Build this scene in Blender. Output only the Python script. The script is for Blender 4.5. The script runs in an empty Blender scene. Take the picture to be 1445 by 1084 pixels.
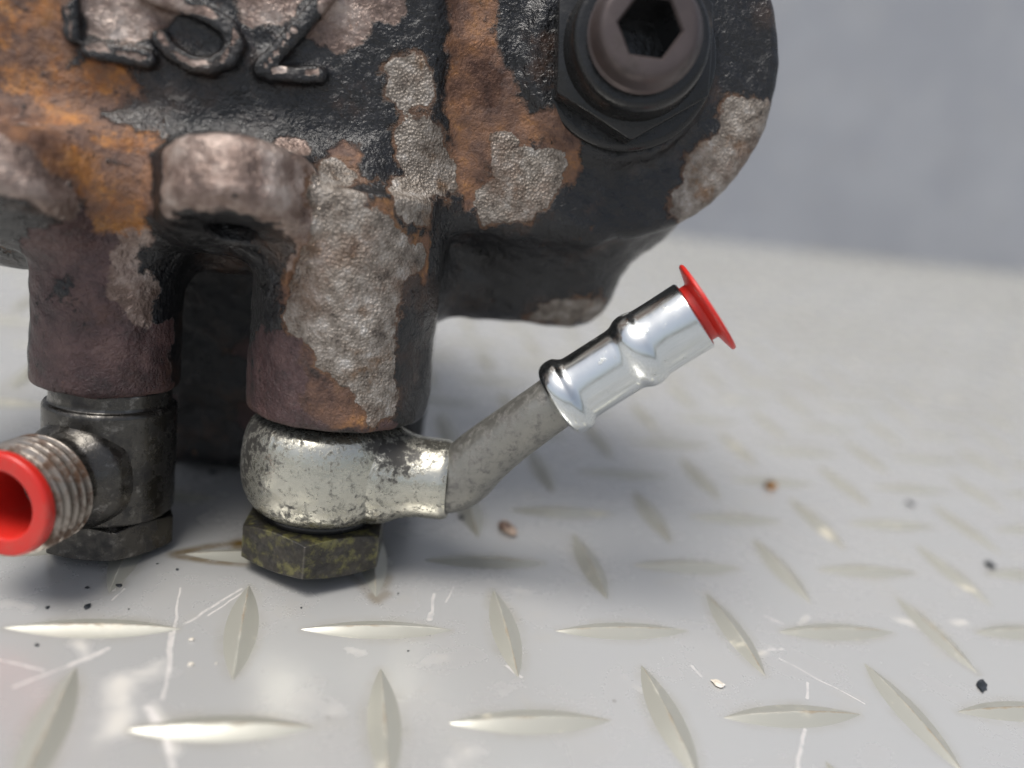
import bpy, bmesh, math, random
import numpy as np
from mathutils import Vector, Matrix, noise
from mathutils.bvhtree import BVHTree

random.seed(7); np.random.seed(7)
sc = bpy.context.scene
col = sc.collection
MM = 0.001

# ------------------------------------------------------------------ camera
F_PX = 1149.49                                   # focal length in photo pixels (1445 wide)
CAM = np.array([-11.649, -105.634, 78.264])      # mm
RC = np.array([[0.97027, -0.191631, 0.147832], [0.074446, -0.34489, -0.935686], [0.230292, 0.918874, -0.32037]])                             # rows: right, down, forward
camd = bpy.data.cameras.new('camera')
cam = bpy.data.objects.new('camera', camd); col.objects.link(cam)
camd.sensor_width = 36.0
camd.lens = F_PX / 1445.0 * 36.0
camd.clip_start = 0.005; camd.clip_end = 60.0
mw = Matrix.Identity(4)
for i in range(3):
    mw[i][0] = RC[0][i]; mw[i][1] = -RC[1][i]; mw[i][2] = -RC[2][i]; mw[i][3] = CAM[i] * MM
cam.matrix_world = mw
camd.dof.use_dof = True
camd.dof.focus_distance = 0.126
camd.dof.aperture_fstop = 6.4
sc.camera = cam

# ------------------------------------------------------------------ world, sun, exposure
SUN_DIR = Vector((-0.30, -0.17, 0.94)).normalized()      # towards the light
world = bpy.data.worlds.new('World'); sc.world = world; world.use_nodes = True
wn = world.node_tree; wn.nodes.clear()
wo = wn.nodes.new('ShaderNodeOutputWorld'); bg = wn.nodes.new('ShaderNodeBackground')
sky = wn.nodes.new('ShaderNodeTexSky'); sky.sky_type = 'NISHITA'; sky.sun_disc = False
sky.sun_elevation = math.asin(SUN_DIR.z); sky.sun_rotation = math.atan2(SUN_DIR.x, SUN_DIR.y)
sky.dust_density = 4.0; sky.air_density = 1.0; sky.ozone_density = 1.0
hs = wn.nodes.new('ShaderNodeHueSaturation'); hs.inputs['Saturation'].default_value = 0.55
wn.links.new(sky.outputs[0], hs.inputs['Color']); wn.links.new(hs.outputs[0], bg.inputs['Color'])
bg.inputs['Strength'].default_value = 0.075
wn.links.new(bg.outputs[0], wo.inputs['Surface'])
sund = bpy.data.lights.new('sun', 'SUN'); sund.energy = 1.5; sund.angle = math.radians(30); sund.color = (1.0, 0.965, 0.91)
sun = bpy.data.objects.new('sun', sund); col.objects.link(sun)
sun.rotation_euler = SUN_DIR.to_track_quat('Z', 'Y').to_euler()
sc.view_settings.view_transform = 'Standard'; sc.view_settings.look = 'None'
sc.view_settings.gamma = 1.0; sc.view_settings.exposure = 1.03
sc.view_settings.use_curve_mapping = False

# ------------------------------------------------------------------ pixel <-> place helpers
TILT = math.radians(7.0)                          # the pump leans back on its rear foot
ORG = np.array([-9.2, 20.0, 12.7 * math.sin(TILT)])
ML = np.array([[1, 0, 0], [0, math.cos(TILT), -math.sin(TILT)], [0, math.sin(TILT), math.cos(TILT)]])
def ray(u, v): return RC.T @ np.array([(u - 722.5) / F_PX, (v - 542.0) / F_PX, 1.0])
def floor_pt(u, v, z=0.0):
    r = ray(u, v); return CAM + r * (z - CAM[2]) / r[2]
CAML = ML @ (CAM - ORG)
def L(u, v, Y):
    r = ML @ ray(u, v); return CAML + r * (Y - CAML[1]) / r[1]
def to_px(w):
    y = (np.atleast_2d(w) - CAM) @ RC.T
    return np.stack([722.5 + F_PX * y[:, 0] / y[:, 2], 542 + F_PX * y[:, 1] / y[:, 2], y[:, 2]], 1)

# ------------------------------------------------------------------ node helpers
class NT:
    def __init__(s, name):
        s.m = bpy.data.materials.new(name); s.m.use_nodes = True
        s.t = s.m.node_tree; s.t.nodes.clear()
        s.out = s.t.nodes.new('ShaderNodeOutputMaterial'); s.b = s.t.nodes.new('ShaderNodeBsdfPrincipled')
        s.t.links.new(s.b.outputs[0], s.out.inputs['Surface'])
        s.co = s.t.nodes.new('ShaderNodeTexCoord').outputs['Object']
    def put(s, sock, v):
        if isinstance(v, bpy.types.NodeSocket): s.t.links.new(v, sock)
        else: sock.default_value = v
    def noise(s, scale, detail=4, rough=0.55, dist=0.0, vec=None, colour=False, off=None):
        n = s.t.nodes.new('ShaderNodeTexNoise')
        n.inputs['Scale'].default_value = scale; n.inputs['Detail'].default_value = detail
        n.inputs['Roughness'].default_value = rough; n.inputs['Distortion'].default_value = dist
        v = vec if vec is not None else s.co
        if off is not None:
            a = s.t.nodes.new('ShaderNodeVectorMath'); a.operation = 'ADD'
            s.put(a.inputs[0], v); a.inputs[1].default_value = off; v = a.outputs[0]
        s.put(n.inputs['Vector'], v)
        return n.outputs['Color'] if colour else n.outputs['Fac']
    def voro(s, scale, feature='F1', rand=1.0, out='Distance', vec=None):
        n = s.t.nodes.new('ShaderNodeTexVoronoi'); n.feature = feature
        n.inputs['Scale'].default_value = scale; n.inputs['Randomness'].default_value = rand
        s.put(n.inputs['Vector'], vec if vec is not None else s.co)
        return n.outputs[out]
    def attr(s, name, out='Fac', kind='GEOMETRY'):
        n = s.t.nodes.new('ShaderNodeAttribute'); n.attribute_name = name; n.attribute_type = kind
        return n.outputs[out]
    def math(s, op, a, b=0.0, c=0.0, clamp=False):
        n = s.t.nodes.new('ShaderNodeMath'); n.operation = op; n.use_clamp = clamp
        s.put(n.inputs[0], a); s.put(n.inputs[1], b); s.put(n.inputs[2], c)
        return n.outputs[0]
    def step(s, v, lo, hi, a=0.0, b=1.0):
        n = s.t.nodes.new('ShaderNodeMapRange'); n.interpolation_type = 'SMOOTHSTEP'
        s.put(n.inputs['Value'], v); n.inputs['From Min'].default_value = lo; n.inputs['From Max'].default_value = hi
        n.inputs['To Min'].default_value = a; n.inputs['To Max'].default_value = b
        return n.outputs[0]
    def ramp(s, v, stops):
        n = s.t.nodes.new('ShaderNodeValToRGB'); e = n.color_ramp.elements
        while len(e) < len(stops): e.new(0.5)
        for k, (p, c) in enumerate(stops):
            e[k].position = p; e[k].color = (*c, 1)
        s.put(n.inputs[0], v); return n.outputs[0]
    def mix(s, f, a, b, mode='MIX'):
        n = s.t.nodes.new('ShaderNodeMix'); n.data_type = 'RGBA'; n.blend_type = mode
        s.put(n.inputs[0], f)
        s.put(n.inputs[6], (*a, 1) if isinstance(a, tuple) else a)
        s.put(n.inputs[7], (*b, 1) if isinstance(b, tuple) else b)
        return n.outputs[2]
    def mixf(s, f, a, b):
        n = s.t.nodes.new('ShaderNodeMix'); s.put(n.inputs[0], f); s.put(n.inputs[2], a); s.put(n.inputs[3], b)
        return n.outputs[0]
    def bump(s, h, dist, strength=1.0, normal=None):
        n = s.t.nodes.new('ShaderNodeBump'); s.put(n.inputs['Height'], h)
        n.inputs['Distance'].default_value = dist; s.put(n.inputs['Strength'], strength)
        if normal is not None: s.t.links.new(normal, n.inputs['Normal'])
        return n.outputs[0]
    def point(s):
        return s.t.nodes.new('ShaderNodeNewGeometry').outputs['Pointiness']
    def fin(s, colour, rough, metal=0.0, normal=None, spec=0.5, coat=0.0, coat_rough=0.1):
        s.put(s.b.inputs['Base Color'], (*colour, 1) if isinstance(colour, tuple) else colour)
        s.put(s.b.inputs['Roughness'], rough); s.put(s.b.inputs['Metallic'], metal)
        s.put(s.b.inputs['Specular IOR Level'], spec)
        if coat: s.put(s.b.inputs['Coat Weight'], coat); s.put(s.b.inputs['Coat Roughness'], coat_rough)
        if normal is not None: s.t.links.new(normal, s.b.inputs['Normal'])
        return s.m

# ------------------------------------------------------------------ materials
def mat_casting():
    n = NT('casting')
    nf = n.noise(900, 6, 0.66); nm = n.noise(230, 6, 0.66, off=(3, 1, 2)); nl = n.noise(45, 4, 0.6, off=(7, 5, 1))
    nb = n.noise(85, 5, 0.6, 0.6, off=(5, 8, 2))
    edge = n.math('ADD', n.math('MULTIPLY', n.math('SUBTRACT', nf, 0.5), 1.3), n.math('MULTIPLY', n.math('SUBTRACT', nm, 0.5), 2.6))
    edge = n.math('ADD', edge, n.math('MULTIPLY', n.math('SUBTRACT', nb, 0.5), 1.6))
    def mask(name, soft, thr=0.12, k=1.0):
        v = n.math('ADD', n.attr(name), n.math('MULTIPLY', edge, k))
        return n.step(v, thr - soft, thr + soft)
    # paint: black, dusty in places, soaked in oil in others
    dust = n.step(n.noise(260, 6, 0.7, off=(1, 9, 4)), 0.50, 0.74)
    paint = n.mix(n.math('MULTIPLY', dust, 0.28), n.mix(nl, (0.005, 0.0055, 0.0065), (0.014, 0.014, 0.015)), (0.055, 0.053, 0.055))
    film = n.step(n.noise(38, 6, 0.7, off=(2, 8, 3)), 0.56, 0.70)                 # thin brown film over the paint
    paint = n.mix(n.math('MULTIPLY', film, 0.45), paint, (0.060, 0.038, 0.026))
    mar = n.ramp(n.noise(190, 7, 0.7, off=(2, 2, 8)), [(0.30, (0.020, 0.012, 0.012)), (0.48, (0.058, 0.031, 0.031)), (0.62, (0.090, 0.050, 0.047)), (0.80, (0.15, 0.095, 0.082))])
    tan = n.ramp(n.noise(130, 7, 0.7, off=(5, 2, 3)), [(0.30, (0.045, 0.030, 0.025)), (0.45, (0.175, 0.125, 0.104)), (0.57, (0.34, 0.275, 0.24)), (0.72, (0.58, 0.52, 0.48))])
    rn = n.math('ADD', n.math('MULTIPLY', n.noise(160, 8, 0.74, off=(8, 4, 6)), 0.62), n.math('MULTIPLY', n.noise(36, 4, 0.6, off=(4, 1, 6)), 0.38))
    rust = n.ramp(rn, [(0.34, (0.018, 0.012, 0.010)), (0.42, (0.070, 0.036, 0.026)), (0.49, (0.135, 0.072, 0.047)), (0.55, (0.20, 0.098, 0.050)), (0.60, (0.31, 0.150, 0.050)), (0.65, (0.17, 0.105, 0.080)), (0.80, (0.34, 0.25, 0.215))])
    grain = n.voro(2300, 'F1')
    greyc = n.ramp(n.noise(420, 7, 0.68, off=(4, 4, 4)), [(0.32, (0.060, 0.048, 0.040)), (0.46, (0.185, 0.158, 0.132)), (0.57, (0.275, 0.245, 0.215)), (0.72, (0.42, 0.40, 0.38))])
    speck = n.step(n.noise(120, 7, 0.72, off=(6, 1, 1)), 0.54, 0.70)
    greyc = n.mix(n.math('MULTIPLY', speck, 0.75), greyc, n.mix(nf, (0.07, 0.035, 0.018), (0.24, 0.125, 0.045)))
    m_mar = mask('maroon', 0.10, k=0.8); m_tan = mask('tan', 0.16, k=0.8); m_rust = mask('rust', 0.30, k=1.0); m_grey = mask('grey', 0.05, k=0.72)
    halo = n.math('MULTIPLY', n.step(n.math('ADD', n.attr('grey'), n.math('MULTIPLY', edge, 1.3)), -0.38, 0.10), n.step(nl, 0.36, 0.52))
    m_or = n.math('MULTIPLY', mask('orange', 0.45, 0.30, k=1.7), n.step(n.noise(420, 6, 0.75, off=(7, 2, 2)), 0.36, 0.60))
    ora = n.ramp(n.noise(260, 8, 0.75, off=(3, 7, 7)), [(0.30, (0.09, 0.035, 0.016)), (0.46, (0.24, 0.092, 0.026)), (0.60, (0.42, 0.175, 0.038)), (0.75, (0.45, 0.25, 0.10))])
    c = n.mix(m_mar, paint, mar); c = n.mix(m_tan, c, tan); c = n.mix(m_rust, c, rust); c = n.mix(n.math('MULTIPLY', m_or, 0.9), c, ora)
    c = n.mix(n.math('MULTIPLY', halo, 0.85), c, n.mix(nm, (0.045, 0.026, 0.019), (0.19, 0.095, 0.045))); c = n.mix(m_grey, c, greyc)
    bleed = n.step(n.noise(70, 7, 0.72, off=(6, 3, 9)), 0.50, 0.68)               # rust stain running over paint and metal alike
    c = n.mix(n.math('MULTIPLY', bleed, n.mixf(m_grey, 0.30, 0.50)), c, n.mix(nf, (0.05, 0.026, 0.016), (0.20, 0.095, 0.045)))
    bare = n.math('MAXIMUM', n.math('MAXIMUM', m_mar, m_tan), n.math('MAXIMUM', n.math('MAXIMUM', m_rust, halo), m_grey))
    # paint islands left on the bare metal
    fl = n.step(n.noise(105, 8, 0.74, off=(9, 9, 9)), 0.63, 0.66)
    fl = n.math('MULTIPLY', fl, n.math('SUBTRACT', 1.0, n.math('MULTIPLY', m_grey, 0.75)))
    c = n.mix(fl, c, (0.010, 0.010, 0.012))
    wet = n.step(n.noise(60, 4, 0.6, off=(1, 1, 5)), 0.42, 0.62)
    r_p = n.mixf(wet, 0.13, 0.36)
    r = n.mixf(bare, r_p, 0.46); r = n.mixf(m_rust, r, 0.66); r = n.mixf(m_grey, r, 0.46); r = n.mixf(n.math('MULTIPLY', m_tan, n.math('SUBTRACT', 1.0, m_rust)), r, 0.36)
    met = n.math('ADD', n.math('MULTIPLY', m_grey, 0.25), n.math('MULTIPLY', m_tan, 0.5), clamp=True)
    nrm = n.bump(n.math('SUBTRACT', 1.0, n.math('SUBTRACT', bare, n.math('MULTIPLY', fl, bare))), 0.00030, 0.9)
    leather = n.noise(950, 4, 0.6, 1.2, off=(3, 3, 3))
    nrm = n.bump(leather, 0.00050, n.mixf(m_mar, 0.55, 0.95), nrm)
    nrm = n.bump(n.math('MULTIPLY', grain, n.math('ADD', 0.12, n.math('MULTIPLY', m_grey, 0.88))), 0.00034, 0.8, nrm)
    nrm = n.bump(n.noise(330, 5, 0.62, off=(1, 4, 1)), 0.0009, n.mixf(m_grey, 0.85, 0.45), nrm)
    return n.fin(c, r, met, nrm, 0.5)

def mat_metal(name, c1, c2, dirt, dscale, dlo, dhi, rough, metal, bumpd=0.0001, bscale=500, edge=None, elo=0.53, ehi=0.60, tint=None, grime_reflection=False):
    n = NT(name)
    base = n.mix(n.noise(dscale * 0.6, 5, 0.6, off=(2, 4, 1)), c1, c2)
    if tint:
        tc, tlo, thi, ts = tint
        base = n.mix(n.step(n.noise(ts, 6, 0.68, off=(8, 8, 2)), tlo, thi), base, tc)
    dn = n.noise(dscale, 7, 0.68)
    if grime_reflection: dn = n.math('ADD', dn, n.math('MULTIPLY', n.attr('grime_reflection'), 0.20))
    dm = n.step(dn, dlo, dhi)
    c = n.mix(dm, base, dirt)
    met = n.mixf(dm, metal, metal * 0.25)
    r = n.math('ADD', n.mixf(dm, rough, min(0.75, rough + 0.25)), n.math('MULTIPLY', n.math('SUBTRACT', n.noise(dscale * 2.2, 4, 0.6, off=(1, 6, 6)), 0.5), 0.22))
    if edge:
        e = n.step(n.math('ADD', n.point(), n.math('MULTIPLY', n.math('SUBTRACT', n.noise(900, 3), 0.5), 0.05)), elo, ehi)
        c = n.mix(n.math('MULTIPLY', e, 0.8), c, edge); met = n.mixf(e, met, 0.8); r = n.mixf(e, r, 0.32)
    nrm = n.bump(n.noise(bscale, 4, 0.6, off=(5, 5, 5)), bumpd, 0.8)
    nrm = n.bump(dm, 0.00006, 0.6, nrm)
    return n.fin(c, r, met, nrm, 0.5)

M = {}
M['cast'] = mat_casting()
M['zinc'] = mat_metal('tarnished_zinc', (0.44, 0.43, 0.37), (0.64, 0.62, 0.53), (0.050, 0.047, 0.042), 850, 0.50, 0.72, 0.22, 0.92, 0.00010, 800, grime_reflection=True)
M['pipe'] = mat_metal('dull_pipe', (0.20, 0.195, 0.178), (0.29, 0.285, 0.258), (0.11, 0.105, 0.10), 700, 0.46, 0.70, 0.36, 0.75, 0.00010, 800)
M['chrome'] = mat_metal('bright_zinc_plate', (0.58, 0.61, 0.62), (0.70, 0.72, 0.71), (0.36, 0.37, 0.34), 320, 0.58, 0.78, 0.19, 1.0, 0.00002, 520)
M['passivated'] = mat_metal('yellow_passivated', (0.022, 0.020, 0.017), (0.038, 0.034, 0.027), (0.010, 0.0095, 0.009), 420, 0.48, 0.64, 0.40, 0.4, 0.00006, 700,
                            edge=(0.34, 0.31, 0.27), elo=0.54, ehi=0.64, tint=((0.128, 0.121, 0.044), 0.46, 0.62, 380))
M['dark_steel'] = mat_metal('oxidised_steel', (0.060, 0.057, 0.052), (0.105, 0.098, 0.088), (0.014, 0.013, 0.013), 260, 0.46, 0.70, 0.24, 0.88, 0.00007, 600,
                            edge=(0.34, 0.32, 0.30), elo=0.56, ehi=0.66, tint=((0.30, 0.285, 0.265), 0.52, 0.74, 420))
M['thread'] = mat_metal('rusty_thread', (0.22, 0.195, 0.17), (0.34, 0.305, 0.27), (0.085, 0.045, 0.025), 300, 0.44, 0.60, 0.34, 0.85, 0.00008, 700)
M['black_steel'] = mat_metal('grimy_black_steel', (0.008, 0.0085, 0.009), (0.018, 0.018, 0.018), (0.040, 0.033, 0.028), 180, 0.58, 0.75, 0.26, 0.2, 0.00020, 420)
M['screw'] = mat_metal('worn_brown_screw', (0.055, 0.044, 0.043), (0.10, 0.080, 0.078), (0.035, 0.027, 0.025), 160, 0.53, 0.70, 0.42, 0.55, 0.00012, 420)
M['rubber_socket_shade'] = mat_metal('gasket_socket_shade', (0.007, 0.007, 0.008), (0.012, 0.012, 0.012), (0.02, 0.018, 0.016), 300, 0.6, 0.75, 0.22, 0.0, 0.00005, 500)  # gasket black, also painted shade inside the screw's hex socket

def mat_red():
    n = NT('red_plastic')
    sm = n.step(n.noise(230, 7, 0.70), 0.52, 0.76)
    c = n.mix(n.math('MULTIPLY', sm, 0.42), n.mix(n.noise(70, 3), (0.47, 0.016, 0.011), (0.56, 0.026, 0.018)), (0.30, 0.10, 0.075))
    m = n.fin(c, n.mixf(sm, 0.34, 0.5), 0.0, n.bump(n.noise(600, 3), 0.00004, 0.6), 0.45)
    n.b.inputs['Subsurface Weight'].default_value = 0.04; n.b.inputs['Subsurface Radius'].default_value = (0.002, 0.0004, 0.0003)
    return m
M['red'] = mat_red()

SCRATCHES = [((258, 880), (340, 832), .30), ((292, 868), (342, 837), .22), ((272, 872), (300, 856), .16), ((22, 970), (100, 938), .35), ((100, 938), (152, 915), .55), ((253, 830), (240, 930), .24), ((248, 880), (230, 985), .30), ((241, 895), (236, 950), .5),
             ((613, 838), (609, 872), .34), ((609, 866), (607, 873), .6), ((641, 828), (630, 850), .16), ((1134, 1030), (1126, 1084), .34), ((1141, 965), (1137, 985), .3), ((975, 940), (988, 955), .34), ((1100, 930), (1220, 992), .22),
             ((1082, 870), (1105, 881), .3), ((175, 830), (158, 846), .2), ((0, 930), (62, 946), .25), ((165, 800), (160, 832), .35), ((715, 940), (735, 955), .3), ((1085, 918), (1105, 917), .35), ((210, 1000), (225, 1022), .9), ((228, 1020), (246, 1084), .45), ((360, 905), (330, 925), .3)]
def mat_floor(bar=False):
    n = NT('tread_bar_vinyl' if bar else 'grey_vinyl')
    if bar:
        co = n.t.nodes.new('ShaderNodeNewGeometry').outputs['Position']
    else:
        co = n.co
    big = n.noise(14, 5, 0.6, vec=co); mid = n.noise(70, 6, 0.62, vec=co, off=(2, 3, 0)); fine = n.noise(420, 4, 0.6, vec=co, off=(1, 7, 3))
    c = n.mix(big, (0.475, 0.477, 0.478), (0.53, 0.53, 0.515))
    c = n.mix(n.math('MULTIPLY', n.step(mid, 0.45, 0.85), 0.30), c, (0.52, 0.505, 0.47))
    if bar:
        c = n.mix(0.8, c, (0.36, 0.355, 0.30))
        cr = n.attr('crest')
        worn = n.step(n.math('ADD', cr, n.math('MULTIPLY', n.math('SUBTRACT', n.noise(300, 6, 0.7, vec=co, off=(4, 1, 1)), 0.5), 0.9)), 0.80, 1.0)
        dirt = n.step(n.noise(85, 6, 0.66, vec=co, off=(9, 2, 5)), 0.40, 0.60)
        c = n.mix(n.math('MULTIPLY', worn, n.math('MULTIPLY', dirt, 0.75)), c, (0.21, 0.155, 0.095))
        cream = n.step(n.noise(95, 7, 0.70, vec=co, off=(5, 6, 1)), 0.57, 0.66)
        c = n.mix(n.math('MULTIPLY', cream, 0.6), c, (0.52, 0.48, 0.38))
        r = n.mixf(n.math('MAXIMUM', worn, cream), 0.30, 0.5)
    else:
        sm = n.attr('scuff'); st = n.attr('stain')
        scr = 0.0
        wob = n.t.nodes.new('ShaderNodeVectorMath'); wob.operation = 'MULTIPLY_ADD'
        n.put(wob.inputs[0], n.noise(150, 2, 0.5, vec=co, colour=True, off=(5, 5, 5))); wob.inputs[1].default_value = (0.0016, 0.0016, 0); n.put(wob.inputs[2], co)
        def vm(op, a, b=None, sc_=None, out=0):
            q = n.t.nodes.new('ShaderNodeVectorMath'); q.operation = op; n.put(q.inputs[0], a)
            if b is not None: n.put(q.inputs[1], b)
            if sc_ is not None: n.put(q.inputs['Scale'], sc_)
            return q.outputs[out]
        for pa_, pb_, w_ in SCRATCHES:
            a3 = floor_pt(*pa_) * MM + np.array([.0008, .0008, 0]); b3 = floor_pt(*pb_) * MM + np.array([.0008, .0008, 0]); ba = b3 - a3
            d_ = vm('SUBTRACT', wob.outputs[0], tuple(a3)); h_ = n.math('DIVIDE', vm('DOT_PRODUCT', d_, tuple(ba), out=1), float(ba @ ba), clamp=True)
            ln = vm('LENGTH', vm('SUBTRACT', d_, vm('SCALE', tuple(ba), sc_=h_)), out=1)
            scr = n.math('MAXIMUM', scr, n.step(ln, w_ * MM, w_ * 0.35 * MM))
        smm = n.step(n.math('ADD', sm, n.math('MULTIPLY', n.math('SUBTRACT', n.noise(210, 6, 0.66, vec=co, off=(3, 8, 2)), 0.5), 1.4)), 0.30, 1.15)
        c = n.mix(n.math('MULTIPLY', smm, 0.55), c, (0.53, 0.495, 0.43))
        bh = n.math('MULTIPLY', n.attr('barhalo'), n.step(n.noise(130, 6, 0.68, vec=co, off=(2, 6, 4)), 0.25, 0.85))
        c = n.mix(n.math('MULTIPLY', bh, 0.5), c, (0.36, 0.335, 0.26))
        rnd = n.step(n.noise(95, 5, 0.62, vec=co, off=(8, 3, 2)), 0.54, 0.85)
        c = n.mix(n.math('MULTIPLY', rnd, 0.35), c, (0.54, 0.50, 0.42))
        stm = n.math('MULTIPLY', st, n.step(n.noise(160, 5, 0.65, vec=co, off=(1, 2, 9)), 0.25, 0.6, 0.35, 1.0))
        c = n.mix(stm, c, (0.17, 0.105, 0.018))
        sp = n.math('MULTIPLY', scr, n.step(n.noise(520, 5, 0.7, vec=co, off=(6, 6, 6)), 0.30, 0.55))
        c = n.mix(n.math('MULTIPLY', sp, 0.8), c, (0.72, 0.69, 0.66))
        specks = n.step(n.voro(130, vec=co), 0.055, 0.035)
        c = n.mix(n.math('MULTIPLY', specks, n.math('MULTIPLY', n.step(n.noise(25, 3, vec=co, off=(3, 3, 1)), 0.52, 0.6), 0.55)), c, (0.14, 0.12, 0.10))
        r = n.mixf(n.math('MAXIMUM', smm, sp), n.mixf(mid, 0.22, 0.32), 0.5)
    nrm = n.bump(fine, 0.00003, 0.5)
    nrm = n.bump(n.noise(60, 3, 0.5, vec=co, off=(2, 2, 7)), 0.00025, 0.35, nrm)
    return n.fin(c, r, n.mixf(smm, 0.40, 0.0) if not bar else n.mixf(n.math('MAXIMUM', worn, cream), 0.35, 0.0), nrm, 0.5)
M['floor'] = mat_floor(); M['bar'] = mat_floor(True)

def mat_wall():
    n = NT('painted_wall')
    a = n.noise(9, 5, 0.6); b = n.noise(60, 6, 0.65, off=(1, 2, 3))
    c = n.mix(n.step(a, 0.35, 0.68), (0.33, 0.342, 0.372), (0.385, 0.397, 0.422))
    c = n.mix(n.math('MULTIPLY', n.step(b, 0.5, 0.7), 0.35), c, (0.38, 0.375, 0.37))
    return n.fin(c, 0.75, 0.0, n.bump(b, 0.0012, 0.5), 0.3)
M['wall'] = mat_wall()
def mat_plain(name, c1, c2, scale, rough):
    n = NT(name); return n.fin(n.mix(n.step(n.noise(scale, 5, 0.6), 0.42, 0.58), c1, c2), rough, 0.0, n.bump(n.noise(scale * 2, 3), 0.0001, 0.6))
M['flake'] = mat_plain('black_paint_flake', (0.010, 0.013, 0.016), (0.03, 0.035, 0.042), 500, 0.4)
M['flake2'] = mat_plain('rusty_black_flake', (0.010, 0.014, 0.012), (0.42, 0.19, 0.03), 160, 0.5)
M['crumb'] = mat_plain('brown_crumb', (0.10, 0.06, 0.045), (0.40, 0.30, 0.23), 260, 0.7)
M['cream'] = mat_plain('cream_grit', (0.55, 0.50, 0.42), (0.68, 0.64, 0.58), 300, 0.6)

# ------------------------------------------------------------------ mesh helpers (all lengths in mm)
def mesh_obj(name, V, Fc, mat, parent=None, smooth=True, edges_sharp=None):
    me = bpy.data.meshes.new(name)
    me.from_pydata([tuple(v) for v in (np.asarray(V, float) * MM)], [], Fc); me.update()
    me.materials.append(mat)
    if smooth:
        me.polygons.foreach_set('use_smooth', [True] * len(me.polygons))
        if edges_sharp: me.set_sharp_from_angle(angle=math.radians(edges_sharp))
    o = bpy.data.objects.new(name, me); col.objects.link(o)
    if parent is not None: o.parent = parent
    return o
def frame(axis):
    a = np.array(axis, float); a /= np.linalg.norm(a)
    h = np.array([0, 0, 1.0]) if abs(a[2]) < 0.9 else np.array([0, 1.0, 0])
    u = np.cross(h, a); u /= np.linalg.norm(u); v = np.cross(a, u)
    return a, u, v
def lathe(profile, origin, axis, seg=72, cap0=False, cap1=False, dent=None):
    a, u, v = frame(axis); o = np.array(origin, float); V = []; Fc = []
    for (r, t) in profile:
        for k in range(seg):
            th = 2 * math.pi * k / seg
            rr = r + (dent(t, th) if dent else 0)
            V.append(o + a * t + rr * (math.cos(th) * u + math.sin(th) * v))
    n = len(profile)
    for i in range(n - 1):
        for k in range(seg):
            k2 = (k + 1) % seg
            Fc.append((i * seg + k, i * seg + k2, (i + 1) * seg + k2, (i + 1) * seg + k))
    if cap0: Fc.append(tuple(range(seg))[::-1])
    if cap1: Fc.append(tuple((n - 1) * seg + k for k in range(seg)))
    return V, Fc
def rounded(profile, r=0.5, n=4):
    """round the inner corners of an (r, t) polyline"""
    out = [profile[0]]
    for i in range(1, len(profile) - 1):
        p0, p1, p2 = [np.array(profile[k], float) for k in (i - 1, i, i + 1)]
        d0 = p0 - p1; d2 = p2 - p1; l0 = np.linalg.norm(d0); l2 = np.linalg.norm(d2)
        q = min(r, l0 * 0.45, l2 * 0.45)
        a = p1 + d0 / l0 * q; b = p1 + d2 / l2 * q
        for k in range(n + 1):
            t = k / n; out.append(tuple((1 - t) ** 2 * a + 2 * t * (1 - t) * p1 + t * t * b))
    out.append(profile[-1]); return out
def hexprism(R, h, origin, axis, az, name, mat, parent, bev=0.3, ch0=0.35, ch1=0.35):
    """hex head: flats, slightly worn corners and a turned chamfer on both ends"""
    a, u, v = frame(axis); o = np.array(origin, float); WS = [0, .008, .022, .06, .14, .26, .40, .5, .60, .74, .86, .94, .978, .992]; sub = 14; seg = 6 * sub; af2 = R * math.cos(math.pi / 6)
    V = []; Fc = []; rows = []
    def add(fn):
        rows.append(len(V))
        for k in range(seg):
            w = WS[k % sub]                                     # denser near the corners
            th = az + (k // sub) * math.pi / 3 + w * math.pi / 3
            q = (th - az) % (math.pi / 3) - math.pi / 6
            r = af2 / math.cos(q); rc = R - bev * 0.12; r = min(r, rc)
            rr, t = fn(r); V.append(o + a * t + rr * (math.cos(th) * u + math.sin(th) * v))
    z0 = lambda r: max(0.0, r - af2 * 1.005) * ch0 + 0.10
    z1 = lambda r: h - max(0.0, r - af2 * 1.005) * ch1 - 0.10
    add(lambda r: (af2 * 0.5, 0.0)); add(lambda r: (af2 * 0.975, 0.0)); add(lambda r: (r - 0.12, z0(r) - 0.06)); add(lambda r: (r, z0(r) + 0.08))
    add(lambda r: (r, z1(r) - 0.08)); add(lambda r: (r - 0.12, z1(r) + 0.06)); add(lambda r: (af2 * 0.975, h)); add(lambda r: (af2 * 0.5, h))
    for i in range(len(rows) - 1):
        for k in range(seg):
            k2 = (k + 1) % seg; Fc.append((i * seg + k, i * seg + k2, (i + 1) * seg + k2, (i + 1) * seg + k))
    Fc.append(tuple(range(seg))[::-1]); Fc.append(tuple(rows[-1] + k for k in range(seg)))
    return mesh_obj(name, V, Fc, mat, parent, True, 20)

def tag(o, label=None, cat=None, group=None, kind=None):
    if label: o['label'] = label
    if cat: o['category'] = cat
    if group: o['group'] = group
    if kind: o['kind'] = kind
    return o

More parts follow.
